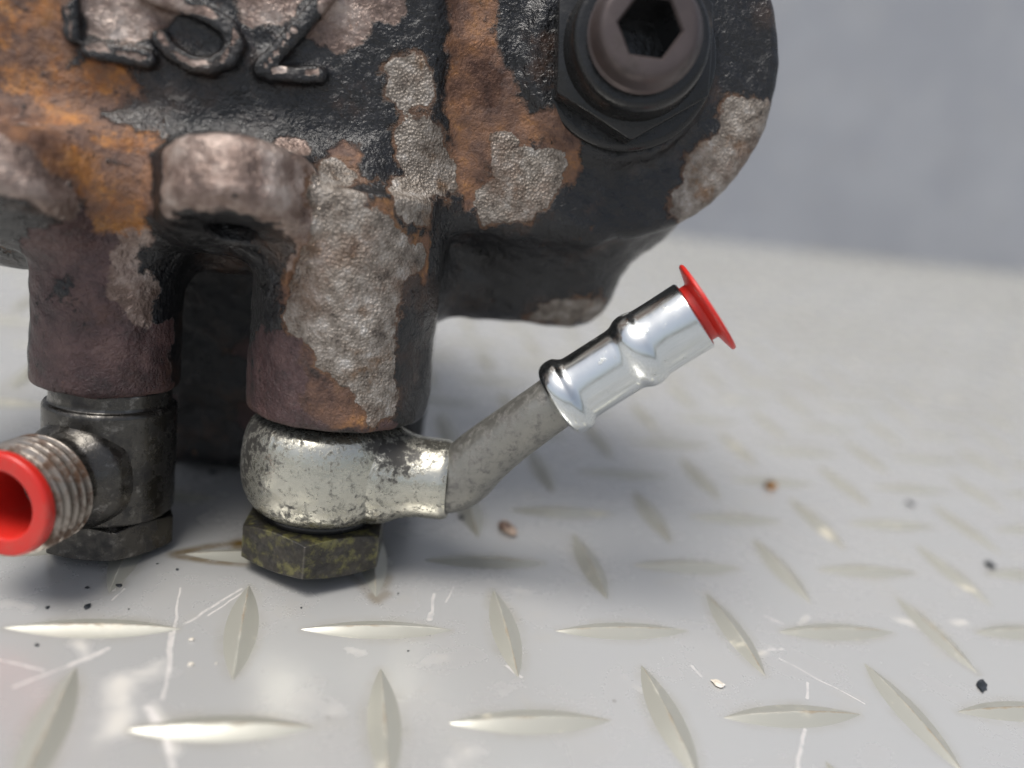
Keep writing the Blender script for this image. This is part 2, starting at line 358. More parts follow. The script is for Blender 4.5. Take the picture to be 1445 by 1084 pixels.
# ================================================================== FLOOR (tread mat) and wall
PITCH = 20.0; BAR_L = 23.3
def build_floor():
    fx = np.concatenate([-np.geomspace(90, 40000, 16)[::-1][:-1], np.arange(-90, 150, 0.45), np.geomspace(150, 40000, 16)])
    fy = np.concatenate([-np.geomspace(40, 40000, 14)[::-1][:-1], np.arange(-40, 80, 0.45), np.geomspace(80, 900, 14)])
    X, Y = np.meshgrid(fx, fy, indexing='ij'); nx, ny = X.shape
    V = np.stack([X.ravel(), Y.ravel(), np.zeros(X.size)], 1)
    i = np.arange(nx - 1)[:, None] * ny + np.arange(ny - 1)[None, :]
    Q = np.stack([i, i + ny, i + ny + 1, i + 1], -1).reshape(-1, 4)
    me = bpy.data.meshes.new('floor'); me.vertices.add(len(V)); me.vertices.foreach_set('co', (V * MM).astype(np.float32).ravel())
    me.loops.add(Q.size); me.loops.foreach_set('vertex_index', Q.ravel().astype(np.int32))
    me.polygons.add(len(Q)); me.polygons.foreach_set('loop_start', (np.arange(len(Q)) * 4).astype(np.int32))
    me.update(calc_edges=True); me.validate()
    P2 = V[:, :2]
    def segdist(pts):
        d = np.full(len(P2), 1e9)
        for a, b in zip(pts[:-1], pts[1:]):
            ab = b - a; t = np.clip(((P2 - a) @ ab) / max(ab @ ab, 1e-9), 0, 1)
            d = np.minimum(d, np.linalg.norm(P2 - (a + t[:, None] * ab), axis=1))
        return d
    def px(pts): return [floor_pt(u, v)[:2] for u, v in pts]
    scuff = np.zeros(len(P2)); st = np.zeros(len(P2))
    for pts, r, s in [([(215, 945), (200, 950)], 5, .9), ([(170, 965), (175, 1000), (160, 1030)], 5, 1.0), ([(215, 995), (230, 1020), (245, 1060)], 2.2, .9),
                      ([(430, 985), (470, 1000)], 4, .6), ([(110, 905), (120, 925)], 2.5, .8), ([(1270, 875), (1300, 882)], 3, .8), ([(1350, 880), (1360, 878)], 2.5, .9),
                      ([(1130, 880), (1140, 870)], 1.5, .9), ([(620, 930), (600, 935)], 4, .45), ([(660, 1060), (640, 1075)], 5, .6), ([(1000, 870), (1090, 915)], 2, .5),
                      ([(490, 915), (510, 920)], 2, .7), ([(1370, 640), (1385, 652)], 4, .9), ([(1385, 700), (1405, 715)], 4, .7), ([(870, 700), (780, 690)], 4, .4),
                      ([(10, 850), (40, 858)], 2.5, .6), ([(690, 820), (745, 838)], 2.5, .5), ([(1060, 925), (1080, 920)], 1.5, .8), ([(880, 955), (905, 975)], 1.2, .8), ([(740, 960), (650, 1010)], 6, .35)]:
        scuff = np.maximum(scuff, s * np.clip(1 - segdist(px(pts)) / r, 0, 1))
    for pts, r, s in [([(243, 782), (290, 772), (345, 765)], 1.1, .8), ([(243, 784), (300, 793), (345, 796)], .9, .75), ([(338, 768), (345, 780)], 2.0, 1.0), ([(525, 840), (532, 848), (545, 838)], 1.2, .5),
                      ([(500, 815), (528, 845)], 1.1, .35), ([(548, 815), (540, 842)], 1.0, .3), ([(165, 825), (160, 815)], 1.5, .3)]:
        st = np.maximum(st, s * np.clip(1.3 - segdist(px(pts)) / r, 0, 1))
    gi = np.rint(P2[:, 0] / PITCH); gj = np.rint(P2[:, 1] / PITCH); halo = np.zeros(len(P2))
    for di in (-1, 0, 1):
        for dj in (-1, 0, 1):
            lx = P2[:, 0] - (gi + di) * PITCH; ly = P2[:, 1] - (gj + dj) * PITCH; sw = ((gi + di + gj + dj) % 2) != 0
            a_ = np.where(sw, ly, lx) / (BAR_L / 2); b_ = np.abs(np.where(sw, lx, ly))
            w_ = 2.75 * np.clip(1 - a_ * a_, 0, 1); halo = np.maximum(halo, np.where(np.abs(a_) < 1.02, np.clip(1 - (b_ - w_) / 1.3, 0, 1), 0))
    for nm, a in (('scuff', scuff), ('stain', st), ('barhalo', halo)):
        me.attributes.new(nm, 'FLOAT', 'POINT').data.foreach_set('value', a.astype(np.float32))
    me.materials.append(M['floor'])
    o = bpy.data.objects.new('floor', me); col.objects.link(o)
    return tag(o, kind='structure')
floor = build_floor()

def bar_mesh():
    NS, NP = 20, 11
    V = []; Fc = []; cr = []
    for i in range(NS + 1):
        t = -1 + 2 * i / NS; t = math.copysign(abs(t) ** 0.85, t)
        q = max(0.0, 1 - t * t)
        w = 2.55 * q ** 0.95 + 0.02; h = 0.90 * q ** 0.75
        for j in range(NP):
            s = -1 + 2 * j / (NP - 1)
            prof = (1 - abs(s)) ** 1.18
            if abs(s) < 0.01: prof = 1.0
            V.append((t * BAR_L / 2, s * w, h * prof - 0.06)); cr.append(max(0.0, 1 - abs(s) * 1.6))
    for i in range(NS):
        for j in range(NP - 1):
            a = i * NP + j; Fc.append((a, a + NP, a + NP + 1, a + 1))
    return np.array(V), Fc, np.array(cr)
bV, bF, bC = bar_mesh()
bme = bpy.data.meshes.new('tread_bar'); bme.from_pydata([tuple(v * MM) for v in bV], [], bF); bme.update()
bme.polygons.foreach_set('use_smooth', [True] * len(bme.polygons)); bme.set_sharp_from_angle(angle=math.radians(20))
bme.attributes.new('crest', 'FLOAT', 'POINT').data.foreach_set('value', bC.astype(np.float32)); bme.materials.append(M['bar'])
cells = []
for i in range(-26, 60):
    for j in range(-4, 30):
        p = to_px(np.array([i * PITCH, j * PITCH, 0.0]))[0]
        near = -200 < p[0] < 1645 and -100 < p[1] < 1350 and 30 < p[2]
        cells.append((p[2] if near else 1e6 + abs(p[2]), i, j, near))
cells.sort()
rest = []
for k, (dd, i, j, near) in enumerate(cells):
    rz = 0.0 if (i + j) % 2 == 0 else math.pi / 2
    rz += random.uniform(-0.012, 0.012)
    if near and k < 290:
        o = bpy.data.objects.new('tread_bar', bme); col.objects.link(o); o.parent = floor
        o.location = (i * PITCH * MM, j * PITCH * MM, 0); o.rotation_euler = (0, 0, rz); s = random.uniform(0.97, 1.03); o.scale = (s, random.uniform(.95, 1.05), random.uniform(.92, 1.06))
    else: rest.append((i, j, rz))
RV = []; RF = []; RCc = []
for (i, j, rz) in rest:
    c, s = math.cos(rz), math.sin(rz); b0 = len(RV) * len(bV)
    RV.append(np.stack([bV[:, 0] * c - bV[:, 1] * s + i * PITCH, bV[:, 0] * s + bV[:, 1] * c + j * PITCH, bV[:, 2]], 1))
    RF += [tuple(q + b0 for q in fc) for fc in bF]; RCc.append(bC)
ro = mesh_obj('tread_bars', np.concatenate(RV), RF, M['bar'], floor); tag(ro, kind='stuff')
ro.data.attributes.new('crest', 'FLOAT', 'POINT').data.foreach_set('value', np.concatenate(RCc).astype(np.float32))

def box(name, c, h, mat, rz=0.0, bev=0.0, parent=None):
    bm = bmesh.new(); bmesh.ops.create_cube(bm, size=2.0)
    for v in bm.verts: v.co = Vector((v.co.x * h[0], v.co.y * h[1], v.co.z * h[2])) * MM
    if bev: bmesh.ops.bevel(bm, geom=bm.edges[:], offset=bev * MM, segments=3, affect='EDGES')
    me = bpy.data.meshes.new(name); bm.to_mesh(me); bm.free(); me.materials.append(mat)
    o = bpy.data.objects.new(name, me); col.objects.link(o); o.location = tuple(np.array(c) * MM); o.rotation_euler = (0, 0, rz)
    return o
wa, wb = floor_pt(985, 337), floor_pt(1445, 387)
wrz = math.atan2(wb[1] - wa[1], wb[0] - wa[0]); wd = np.array([math.cos(wrz), math.sin(wrz)]); wnn = np.array([-wd[1], wd[0]])
wc = wa[:2] + wd * 150 + wnn * 60
wall = box('wall', (wc[0], wc[1], 300), (1500, 60, 300), M['wall'], wrz); tag(wall, kind='structure')

# ================================================================== PUMP
pump = bpy.data.objects.new('hydraulic_pump', None); col.objects.link(pump)
pump.location = tuple(ORG * MM); pump.rotation_euler = (-TILT, 0, 0); pump.empty_display_size = 0.01
tag(pump, 'rusty cast iron pump with peeling black paint standing on grey tread mat', 'pump')

# ---- distance-field helpers for the casting (local frame: x right, y away, z up; mm)
def smin(a, b, k):
    h = np.clip(0.5 + 0.5 * (b - a) / k, 0, 1); return b + (a - b) * h - k * h * (1 - h)
def rbox(x, y, z, c, h, r):
    qx = np.abs(x - c[0]) - (h[0] - r); qy = np.abs(y - c[1]) - (h[1] - r); qz = np.abs(z - c[2]) - (h[2] - r)
    return np.sqrt(np.maximum(qx, 0) ** 2 + np.maximum(qy, 0) ** 2 + np.maximum(qz, 0) ** 2) + np.minimum(np.maximum(qx, np.maximum(qy, qz)), 0) - r
def rcyl(x, y, z, p, axis, half, R, r):
    a = np.array(axis, float); a /= np.linalg.norm(a)
    t = (x - p[0]) * a[0] + (y - p[1]) * a[1] + (z - p[2]) * a[2]
    rr = np.sqrt(np.maximum((x - p[0]) ** 2 + (y - p[1]) ** 2 + (z - p[2]) ** 2 - t * t, 0))
    qa = rr - (R - r); qb = np.abs(t) - (half - r)
    return np.sqrt(np.maximum(qa, 0) ** 2 + np.maximum(qb, 0) ** 2) + np.minimum(np.maximum(qa, qb), 0) - r
def capsule(x, y, z, a, b, r):
    a = np.array(a, float); b = np.array(b, float); ab = b - a
    t = np.clip(((x - a[0]) * ab[0] + (y - a[1]) * ab[1] + (z - a[2]) * ab[2]) / (ab @ ab), 0, 1)
    return np.sqrt((x - a[0] - t * ab[0]) ** 2 + (y - a[1] - t * ab[1]) ** 2 + (z - a[2] - t * ab[2]) ** 2) - r
FACE_Y = -5.0
def strokes():
    S = []
    for pts in ([(98, -40), (100, 20), (103, 50)], [(128, 72), (170, 78), (208, 84)],
                [(205, -12), (240, 2), (292, 20), (322, 38), (333, 62), (322, 84), (296, 95), (268, 90), (243, 74), (228, 55)],
                [(470, -20), (455, 2), (415, 50), (372, 98)], [(385, 104), (420, 106), (450, 107)]):
        P = [L(u, v, FACE_Y - 0.8) for u, v in pts]
        S += list(zip(P[:-1], P[1:]))
    return S
STROKES = strokes()
LUG_AX = np.array([0, -0.40, -0.917])
def sdf(x, y, z):
    d = rbox(x, y, z, (-32, 22, 86), (46, 27, 30), 5)                      # upper block, lettered face
    d = smin(d, rbox(x, y, z, (12, 24, 86), (26, 24, 30), 5), 4)
    sh = capsule(x, y, z, (-90, 0.5, 56.5), (0, 0.5, 59.5), 9.8)           # shoulder over the ports
    d = smin(d, sh, 3.5)
    d = smin(d, rbox(x, y, z, (-20, 24, 56), (36, 20, 11), 5), 4)
    d = smin(d, rcyl(x, y, z, (0.2, 0, 43), (0, 0, 1), 18, 13.9, 1.3), 4)     # port boss
    d = smin(d, rbox(x, y, z, (10.3, 7, 44), (4.8, 10, 19), 3.6), 5.0)      # its rib
    d = smin(d, rcyl(x, y, z, (-35.5, 4.2, 45), (0, 0, 1), 19, 10.9, 1.3), 5)  # other port boss
    for c, R, hl in (((-15.8, -10.6, 58.2), 10.0, 5.6), ((-45.5, -8.2, 56.0), 9.6, 5.6)):   # screw lugs
        d = smin(d, rcyl(x, y, z, c, LUG_AX, hl, R, 2.9), 5.0)
    d = smin(d, rcyl(x, y, z, (41, 6, 86), (0, 1, 0), 8, 28, 2.2), 2.0)     # end flange
    d = smin(d, rbox(x, y, z, (24, 4.5, 72), (18, 6, 15), 2.5), 4)
    d = smin(d, rcyl(x, y, z, (40, 32, 82), (0, 1, 0), 24, 24, 3), 4)
    d = smin(d, rbox(x, y, z, (29, 30, 53), (23, 21, 12.8), 9), 9)          # low rear chamber
    d = smin(d, capsule(x, y, z, (34, 16, 60), (52, 17, 66), 9), 9)
    d = smin(d, rcyl(x, y, z, (40.5, -1.9, 86), (0, 1, 0), 2.0, 15.2, 0.9), 3.0)   # seat of the adjuster
    d = smin(d, rbox(x, y, z, (-64, 24, 62), (18, 15, 20), 5), 5)
    d = smin(d, rbox(x, y, z, (-6, 41, 30), (26, 13, 26.2), 4), 4)            # rear foot
    d = smin(d, rbox(x, y, z, (-19, 40, 38), (18, 12, 21), 4), 4)             # web behind the ports
    st = np.full(np.shape(d), 1e3, np.float32)
    near = (np.abs(y - FACE_Y) < 6) & (z > 62)
    if np.any(near):
        xs, ys, zs = x[near], y[near], z[near]; q2 = np.full(xs.shape, 1e3)
        for a, b in STROKES:
            abx, abz = b[0] - a[0], b[2] - a[2]; t = np.clip(((xs - a[0]) * abx + (zs - a[2]) * abz) / (abx * abx + abz * abz), 0, 1)
            q2 = np.minimum(q2, np.hypot(xs - a[0] - t * abx, zs - a[2] - t * abz))
        qa = q2 - 0.85 + 0.15 * (FACE_Y - ys - 1.0); qb = np.abs(ys - FACE_Y) - 1.5
        st[near] = np.sqrt(np.maximum(qa, 0) ** 2 + np.maximum(qb, 0) ** 2) + np.minimum(np.maximum(qa, qb), 0) - 0.4
    d = smin(d, st, 0.9)
    for c, R in (((-15.8, -10.6, 58.2), 3.4),):    # screw holes
        d = np.maximum(d, -rcyl(x, y, z, np.array(c) + LUG_AX * 5.6, LUG_AX, 8, R, 0.3))
    # uneven sand casting
    d = d + 0.16 * np.sin(x * 0.41 + 1.3 * np.sin(z * 0.23)) * np.sin(z * 0.37 + y * 0.29) + 0.09 * np.sin(x * 0.93 + z * 0.71) * np.sin(z * 1.07 - y * 0.83 + 1.0)
    return d

def surface_nets(lo, hi, h):
    n = [int(math.ceil((hi[k] - lo[k]) / h)) + 1 for k in range(3)]
    ax = [(lo[k] + h * np.arange(n[k])).astype(np.float32) for k in range(3)]
    vol = np.empty(n, np.float32)
    for i0 in range(0, n[0], 24):
        X, Y, Z = np.meshgrid(ax[0][i0:i0 + 24], ax[1], ax[2], indexing='ij'); vol[i0:i0 + 24] = sdf(X, Y, Z)
    s = vol < 0
    acc = np.zeros((n[0] - 1, n[1] - 1, n[2] - 1, 3), np.float32); cnt = np.zeros((n[0] - 1, n[1] - 1, n[2] - 1), np.float32)
    corner = lambda A, c: A[c[0]:n[0] - 1 + c[0], c[1]:n[1] - 1 + c[1], c[2]:n[2] - 1 + c[2]]
    for axis in range(3):
        o1, o2 = [k for k in range(3) if k != axis]
        for a in (0, 1):
            for b in (0, 1):
                c0 = [0, 0, 0]; c0[o1] = a; c0[o2] = b; c1 = list(c0); c1[axis] = 1
                v0 = corner(vol, c0); v1 = corner(vol, c1); m = (v0 < 0) != (v1 < 0)
                t = np.where(m, v0 / np.where(m, v0 - v1, 1), 0)
                for k in range(3): acc[..., k] += np.where(m, t if k == axis else c0[k], 0)
                cnt += m
    m = cnt > 0
    idx = -np.ones(m.shape, np.int64); idx[m] = np.arange(m.sum())
    cell = np.argwhere(m).astype(np.float32)
    V = (cell + acc[m] / cnt[m][:, None]) * h + np.array(lo, np.float32)
    Q = []
    for axis in range(3):
        o1, o2 = (axis + 1) % 3, (axis + 2) % 3
        sl = [slice(None)] * 3; sl[axis] = slice(0, -1); A = s[tuple(sl)]
        sl[axis] = slice(1, None); B = s[tuple(sl)]
        e = np.argwhere(A != B); fl = A[tuple(e.T)]
        ok = (e[:, o1] > 0) & (e[:, o2] > 0) & (e[:, o1] < n[o1] - 1) & (e[:, o2] < n[o2] - 1)
        e = e[ok]; fl = fl[ok]
        def I(d1, d2):
            c = e.copy(); c[:, o1] += d1; c[:, o2] += d2; return idx[tuple(c.T)]
        q = np.stack([I(-1, -1), I(0, -1), I(0, 0), I(-1, 0)], 1)
        q[~fl] = q[~fl][:, ::-1]; Q.append(q)
    return V.astype(np.float64), np.concatenate(Q)

def build_housing():
    V, Q = surface_nets((-84, -26, 2.0), (71, 57.5, 118), 0.56)
    for _ in range(2):
        x, y, z = V.T; e = 0.05; d = sdf(x, y, z)
        g = np.stack([sdf(x + e, y, z) - d, sdf(x, y + e, z) - d, sdf(x, y, z + e) - d], 1) / e
        V = V - np.clip(d, -0.5, 0.5)[:, None] * g / np.maximum((g * g).sum(1), 0.25)[:, None]
    me = bpy.data.meshes.new('housing'); me.vertices.add(len(V)); me.vertices.foreach_set('co', (V * MM).astype(np.float32).ravel())
    me.loops.add(Q.size); me.loops.foreach_set('vertex_index', Q.ravel().astype(np.int32))
    me.polygons.add(len(Q)); me.polygons.foreach_set('loop_start', (np.arange(len(Q)) * 4).astype(np.int32))
    me.update(calc_edges=True); me.validate()
    me.polygons.foreach_set('use_smooth', [True] * len(me.polygons))
    bvh = BVHTree.FromPolygons(V.tolist(), Q.tolist())
    # where the paint has gone: patches found on the casting's surface
    def inside(pt, poly):
        u, v = pt; c = False; j = len(poly) - 1
        for i in range(len(poly)):
            (xi, yi), (xj, yj) = poly[i], poly[j]
            if (yi > v) != (yj > v) and u < (xj - xi) * (v - yi) / (yj - yi) + xi: c = not c
            j = i
        return c
    warp = np.array([noise.noise_vector(Vector(p * 0.33)) for p in V]) * 0.9
    Vw = (V + warp).astype(np.float32)
    step = 11
    for name, polys in PATCHES.items():
        cs = []; rs = []
        for poly in polys:
            us = [p[0] for p in poly]; vs = [p[1] for p in poly]
            for u in range(min(us), max(us) + 1, step):
                for v in range(min(vs), max(vs) + 1, step):
                    if inside((u, v), poly):
                        dr = ML @ ray(u, v); hit = bvh.ray_cast(Vector(CAML), Vector(dr).normalized())
                        if hit[0] is None: continue
                        cs.append(hit[0]); rs.append(1.45 * step * (Vector(hit[0]) - Vector(CAML)).length / F_PX)
        if name == 'tan':                                  # pale flecks on raised characters: some wear, plus their top gloss painted in
            for a, b in STROKES:
                for t in np.linspace(0, 1, 6):
                    q = a + (b - a) * t; cs.append(Vector((q[0], FACE_Y - 1.75, q[2] + 0.25))); rs.append(0.55)
        f = np.full(len(V), -1.0, np.float32); cs = np.array(cs, np.float32); rs = np.array(rs, np.float32)
        for k0 in range(0, len(V), 20000):
            D = np.sqrt(np.maximum((Vw[k0:k0 + 20000] ** 2).sum(1)[:, None] + (cs ** 2).sum(1)[None] - 2 * Vw[k0:k0 + 20000] @ cs.T, 0))
            f[k0:k0 + 20000] = np.clip((1 - D / rs[None]).max(1), -1, 1)
        me.attributes.new(name, 'FLOAT', 'POINT').data.foreach_set('value', f)
    me.materials.append(M['cast'])
    o = bpy.data.objects.new('housing', me); col.objects.link(o); o.parent = pump
    return o
PATCHES = {
 'grey': [
  [(452, 240), (470, 225), (490, 260), (520, 300), (560, 330), (600, 362), (562, 398), (556, 440), (548, 500), (552, 540), (560, 548), (545, 585), (522, 590), (500, 545), (470, 520), (440, 482), (420, 470), (405, 440), (410, 420), (430, 380), (445, 330), (440, 280)],
  [(550, 90), (575, 85), (600, 100), (598, 130), (570, 142), (552, 120)],
  [(582, 170), (608, 175), (618, 220), (640, 238), (640, 258), (600, 285), (606, 300), (590, 308), (560, 295), (556, 275), (575, 240), (570, 215)],
  [(695, 200), (715, 190), (730, 222), (780, 217), (788, 235), (783, 260), (740, 300), (720, 310), (680, 300), (672, 282), (700, 255)],
  [(1030, 147), (1060, 140), (1088, 147), (1084, 190), (1066, 230), (1036, 270), (1000, 303), (985, 312), (968, 308), (948, 290), (976, 255), (982, 222), (1015, 202), (1022, 172)],
  [(752, 440), (766, 427), (790, 432), (815, 424), (848, 426), (848, 448), (800, 458), (770, 453)]],
 'rust': [
  [(-150, -70), (20, -90), (80, -40), (86, 0), (92, 60), (80, 90), (40, 108), (0, 108), (-90, 120), (-170, 60)],
  [(0, 105), (60, 95), (130, 92), (198, 120), (160, 148), (130, 160), (135, 175), (170, 190), (222, 195), (190, 212), (110, 235), (92, 250), (60, 215), (0, 170), (-80, 160), (-60, 120)],
  [(92, 260), (112, 215), (140, 245), (160, 250), (205, 235), (212, 260), (200, 310), (172, 300), (150, 330), (130, 280)],
  [(640, -80), (700, -70), (688, 0), (690, 60), (718, 120), (740, 165), (798, 168), (818, 205), (805, 243), (790, 258), (780, 217), (730, 222), (715, 182), (692, 192), (703, 250), (665, 285), (632, 245), (652, 200), (642, 150), (637, 100), (642, 60)],
  [(1084, 185), (1090, 200), (1060, 262), (1022, 290), (1050, 240), (1072, 218)], [(1000, 300), (1040, 272), (1060, 262), (1010, 312), (985, 318)],
  [(420, 492), (450, 484), (470, 520), (500, 545), (520, 590), (500, 600), (450, 590), (432, 560), (450, 540)],
  [(500, 300), (540, 292), (560, 330), (606, 350), (600, 385), (570, 360), (530, 330)],
  [(405, 395), (425, 385), (420, 420), (405, 425)], [(470, 205), (492, 210), (480, 250), (466, 240)],
  [(900, 400), (940, 388), (890, 430), (862, 450), (848, 448), (880, 415)]],
 'orange': [[(45, 112), (75, 98), (130, 92), (195, 108), (170, 128), (120, 118), (80, 130), (50, 130)], [(50, 155), (70, 145), (100, 165), (85, 172)], [(150, 185), (222, 192), (190, 208), (150, 200)], [(100, 262), (110, 215), (124, 235), (128, 265)], [(0, 95), (30, 92), (45, 112), (0, 125)], [(160, 300), (200, 290), (200, 312), (172, 320)], [(0, 10), (40, 0), (70, 12), (40, 30), (0, 45)],
  [(1046, 240), (1062, 225), (1050, 258), (1030, 275)]],
 'tan': [
  [(237, 197), (270, 187), (330, 190), (400, 205), (428, 202), (438, 240), (434, 300), (430, 335), (412, 338), (372, 308), (320, 290), (260, 290), (228, 300), (224, 260)],
  [(125, 0), (140, -50), (230, -60), (238, 0), (228, 38), (200, 44), (130, 40)], [(340, 0), (370, -60), (430, -40), (420, 0), (400, 20), (350, 28)],
  [(462, 10), (480, -50), (560, -60), (568, 0), (566, 15), (512, 25), (505, 50), (480, 62), (442, 55)],
  [(-90, 170), (0, 150), (60, 172), (108, 220), (90, 250), (108, 300), (60, 290), (0, 262), (-80, 250)], [(640, 70), (690, 70), (700, 140), (650, 140)],
  [(430, 240), (448, 240), (445, 330), (432, 380), (412, 420), (405, 400), (425, 345)],
  [(165, 355), (185, 378), (200, 398), (218, 402), (214, 420), (204, 445), (190, 430), (172, 415), (160, 380)], [(172, 320), (200, 315), (205, 345), (180, 350)]],
 'maroon': [
  [(38, 345), (110, 300), (160, 320), (165, 400), (186, 460), (244, 455), (244, 566), (36, 556)],
  [(350, 485), (415, 470), (440, 482), (470, 520), (520, 590), (556, 600), (556, 620), (450, 618), (350, 596)]]}
housing = build_housing()

# ---- right port: banjo bolt, ring fitting, pipe with a plated hose end
BX, BY = -0.9, 0.0
hexprism(12.7, 6.7, (BX, BY, 0), (0, 0, 1), math.radians(-98), 'bolt_head', M['passivated'], pump, 0.28)['label'] = 'yellow passivated hex bolt head'
o = mesh_obj('sealing_washer', *lathe(rounded([(4, 6.6), (9.3, 6.6), (9.3, 7.8), (4, 7.8)], 0.3), (BX, BY, 0), (0, 0, 1)), M['rubber_socket_shade'], pump, True, 40)
ring_prof = [(4, 7.7), (8.6, 7.7), (9.7, 7.9), (10.8, 8.7), (11.8, 10.0), (12.5, 11.6), (12.95, 13.4), (13.1, 15.4), (13.05, 17.6), (12.85, 19.6), (12.5, 21.2), (11.9, 22.6), (11.0, 23.5), (9.6, 23.9), (4, 23.9)]
NK0 = np.array([BX, BY, 15.4]); NK1 = np.array([20.2, -6.0, 15.9]); nkd = (NK1 - NK0) / np.linalg.norm(NK1 - NK0); nkl = np.linalg.norm(NK1 - NK0)
fit_e = bpy.data.objects.new('banjo_fitting', None); col.objects.link(fit_e); fit_e.parent = pump; fit_e.empty_display_size = 0.01
mesh_obj('ring', *lathe(ring_prof, (BX, BY, 0), (0, 0, 1), 96), M['zinc'], fit_e, True, 60)
neck_prof = rounded([(9.2, 6), (8.6, 11.2), (7.2, 14.2), (6.75, 16.5), (6.7, nkl - 0.9), (6.3, nkl), (5.9, nkl + 0.05), (5.6, nkl - 0.8)], 1.2)
mesh_obj('neck', *lathe(neck_prof, NK0, nkd, 72), M['zinc'], fit_e, True, 50)
# pipe: swept circle along a bend
PB = [NK0 + nkd * (nkl - 4), NK0 + nkd * (nkl - 0.2), L(656, 667, -7.2), L(680, 645, -8.6), L(715, 617, -10.5), L(765, 581, -13.5), L(799, 557, -15.0)]
PR = [5.4, 5.5, 5.3, 4.9, 4.55, 4.3, 4.25]
def sweep(P, Rr, seg=48, sub=8):
    P = [np.array(p) for p in P]; C = []; RR = []
    for i in range(len(P) - 1):
        p0 = P[max(i - 1, 0)]; p1 = P[i]; p2 = P[i + 1]; p3 = P[min(i + 2, len(P) - 1)]
        for k in range(sub):
            t = k / sub
            C.append(0.5 * ((2 * p1) + (p2 - p0) * t + (2 * p0 - 5 * p1 + 4 * p2 - p3) * t * t + (3 * p1 - p0 - 3 * p2 + p3) * t ** 3)); RR.append(Rr[i] * (1 - t) + Rr[i + 1] * t)
    C.append(P[-1]); RR.append(Rr[-1]); C = np.array(C); V = []; Fc = []
    u = None
    for i in range(len(C)):
        a = C[min(i + 1, len(C) - 1)] - C[max(i - 1, 0)]; a /= np.linalg.norm(a)
        if u is None: u = frame(a)[1]
        u = u - a * (u @ a); u /= np.linalg.norm(u); v = np.cross(a, u)
        for k in range(seg):
            th = 2 * math.pi * k / seg; V.append(C[i] + RR[i] * (math.cos(th) * u + math.sin(th) * v))
    for i in range(len(C) - 1):
        for k in range(seg):
            k2 = (k + 1) % seg; Fc.append((i * seg + k, i * seg + k2, (i + 1) * seg + k2, (i + 1) * seg + k))
    return V, Fc
mesh_obj('pipe', *sweep(PB, PR), M['pipe'], fit_e)
S0 = L(799, 559, -15.0); S1 = L(981, 444, -20.5); sd = (S1 - S0) / np.linalg.norm(S1 - S0); sl = np.linalg.norm(S1 - S0)
def bend_dent(t, th): return 0.02 * math.sin(3 * th + t * 0.6) * (1 if t > 10 else 0.3)
sp_ = [(4.2, -1.7), (5.3, -1.7), (6.1, -1.2), (6.35, -0.1), (6.2, 1.2), (5.6, 1.9), (5.3, 2.5), (5.25, 4.0), (5.25, sl - 12.6), (5.4, sl - 11.9), (5.95, sl - 10.9), (6.1, sl - 9.8), (5.95, sl - 8.7), (5.65, sl - 7.9), (5.6, sl - 6), (5.65, sl - 0.3), (5.4, sl), (4.7, sl), (4.7, sl - 6)]
mesh_obj('hose_end', *lathe(rounded(sp_, 0.5, 3), S0, sd, 80, dent=bend_dent), M['chrome'], fit_e, True, 50)

def grime_reflection(o, pts):
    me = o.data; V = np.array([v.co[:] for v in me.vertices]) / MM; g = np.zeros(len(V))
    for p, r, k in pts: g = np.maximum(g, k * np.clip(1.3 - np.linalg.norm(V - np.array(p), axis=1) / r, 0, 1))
    me.attributes.new('grime_reflection', 'FLOAT', 'POINT').data.foreach_set('value', g.astype(np.float32))
GR = [((BX - 13, -3, 17), 8, 1.0), ((BX - 12, -5, 21), 7, 1.0), ((10.5, -9, 21.5), 4.5, 1.3), ((8.5, -9.5, 23), 4.0, 1.3), ((BX - 4, -11, 8), 5, .5), ((BX + 4, -11, 8.6), 5, .6), ((10.5, -9, 9.5), 4, .5), ((BX + 13, 0, 10), 5, .5), ((BX - 6, -10, 24), 3, .5)]  # left-side blobs: speckled grime with the left fitting's dark reflection painted in
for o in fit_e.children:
    if o.name.startswith(('ring', 'neck')): grime_reflection(o, GR)
mesh_obj('rear_shade_body', *lathe(rounded([(0, 0), (38, 0), (40, 2), (40, 38), (36, 44), (0, 44)], 3), (-12, 55, 80), (0, 1, 0), 64), M['black_steel'], pump, True, 40)  # unseen rear body added to block sky and deepen shade around the pump
def red_plug(name, origin, axis, prof, label):
    a, u, v = frame(axis); o3 = np.array(origin)
    V, Fc = lathe(prof, (0, 0, 0), (0, 0, 1), 80)
    ob = mesh_obj(name, V, Fc, M['red'], None, True, 45)
    Rl = np.stack([u, v, a], 1); Rw = ML.T @ Rl; ow = ORG + ML.T @ o3
    mwx = Matrix([[*Rw[i], ow[i] * MM] for i in range(3)] + [[0, 0, 0, 1]]); ob.matrix_world = mwx
    return tag(ob, label, 'cap')
cp = [(0.0, -4.5), (4.3, -4.5), (4.62, -4.0)] + rounded([(4.65, -2.0), (4.65, 1.1), (5.3, 1.25), (7.35, 1.75), (7.55, 2.05), (7.35, 2.45), (5.0, 2.2), (4.2, 2.0), (3.6, 1.3), (0.0, 1.1)], 0.22, 3)
red_plug('protective_cap', S1, sd, cp, 'flanged red plastic plug closing the shiny plated hose end')

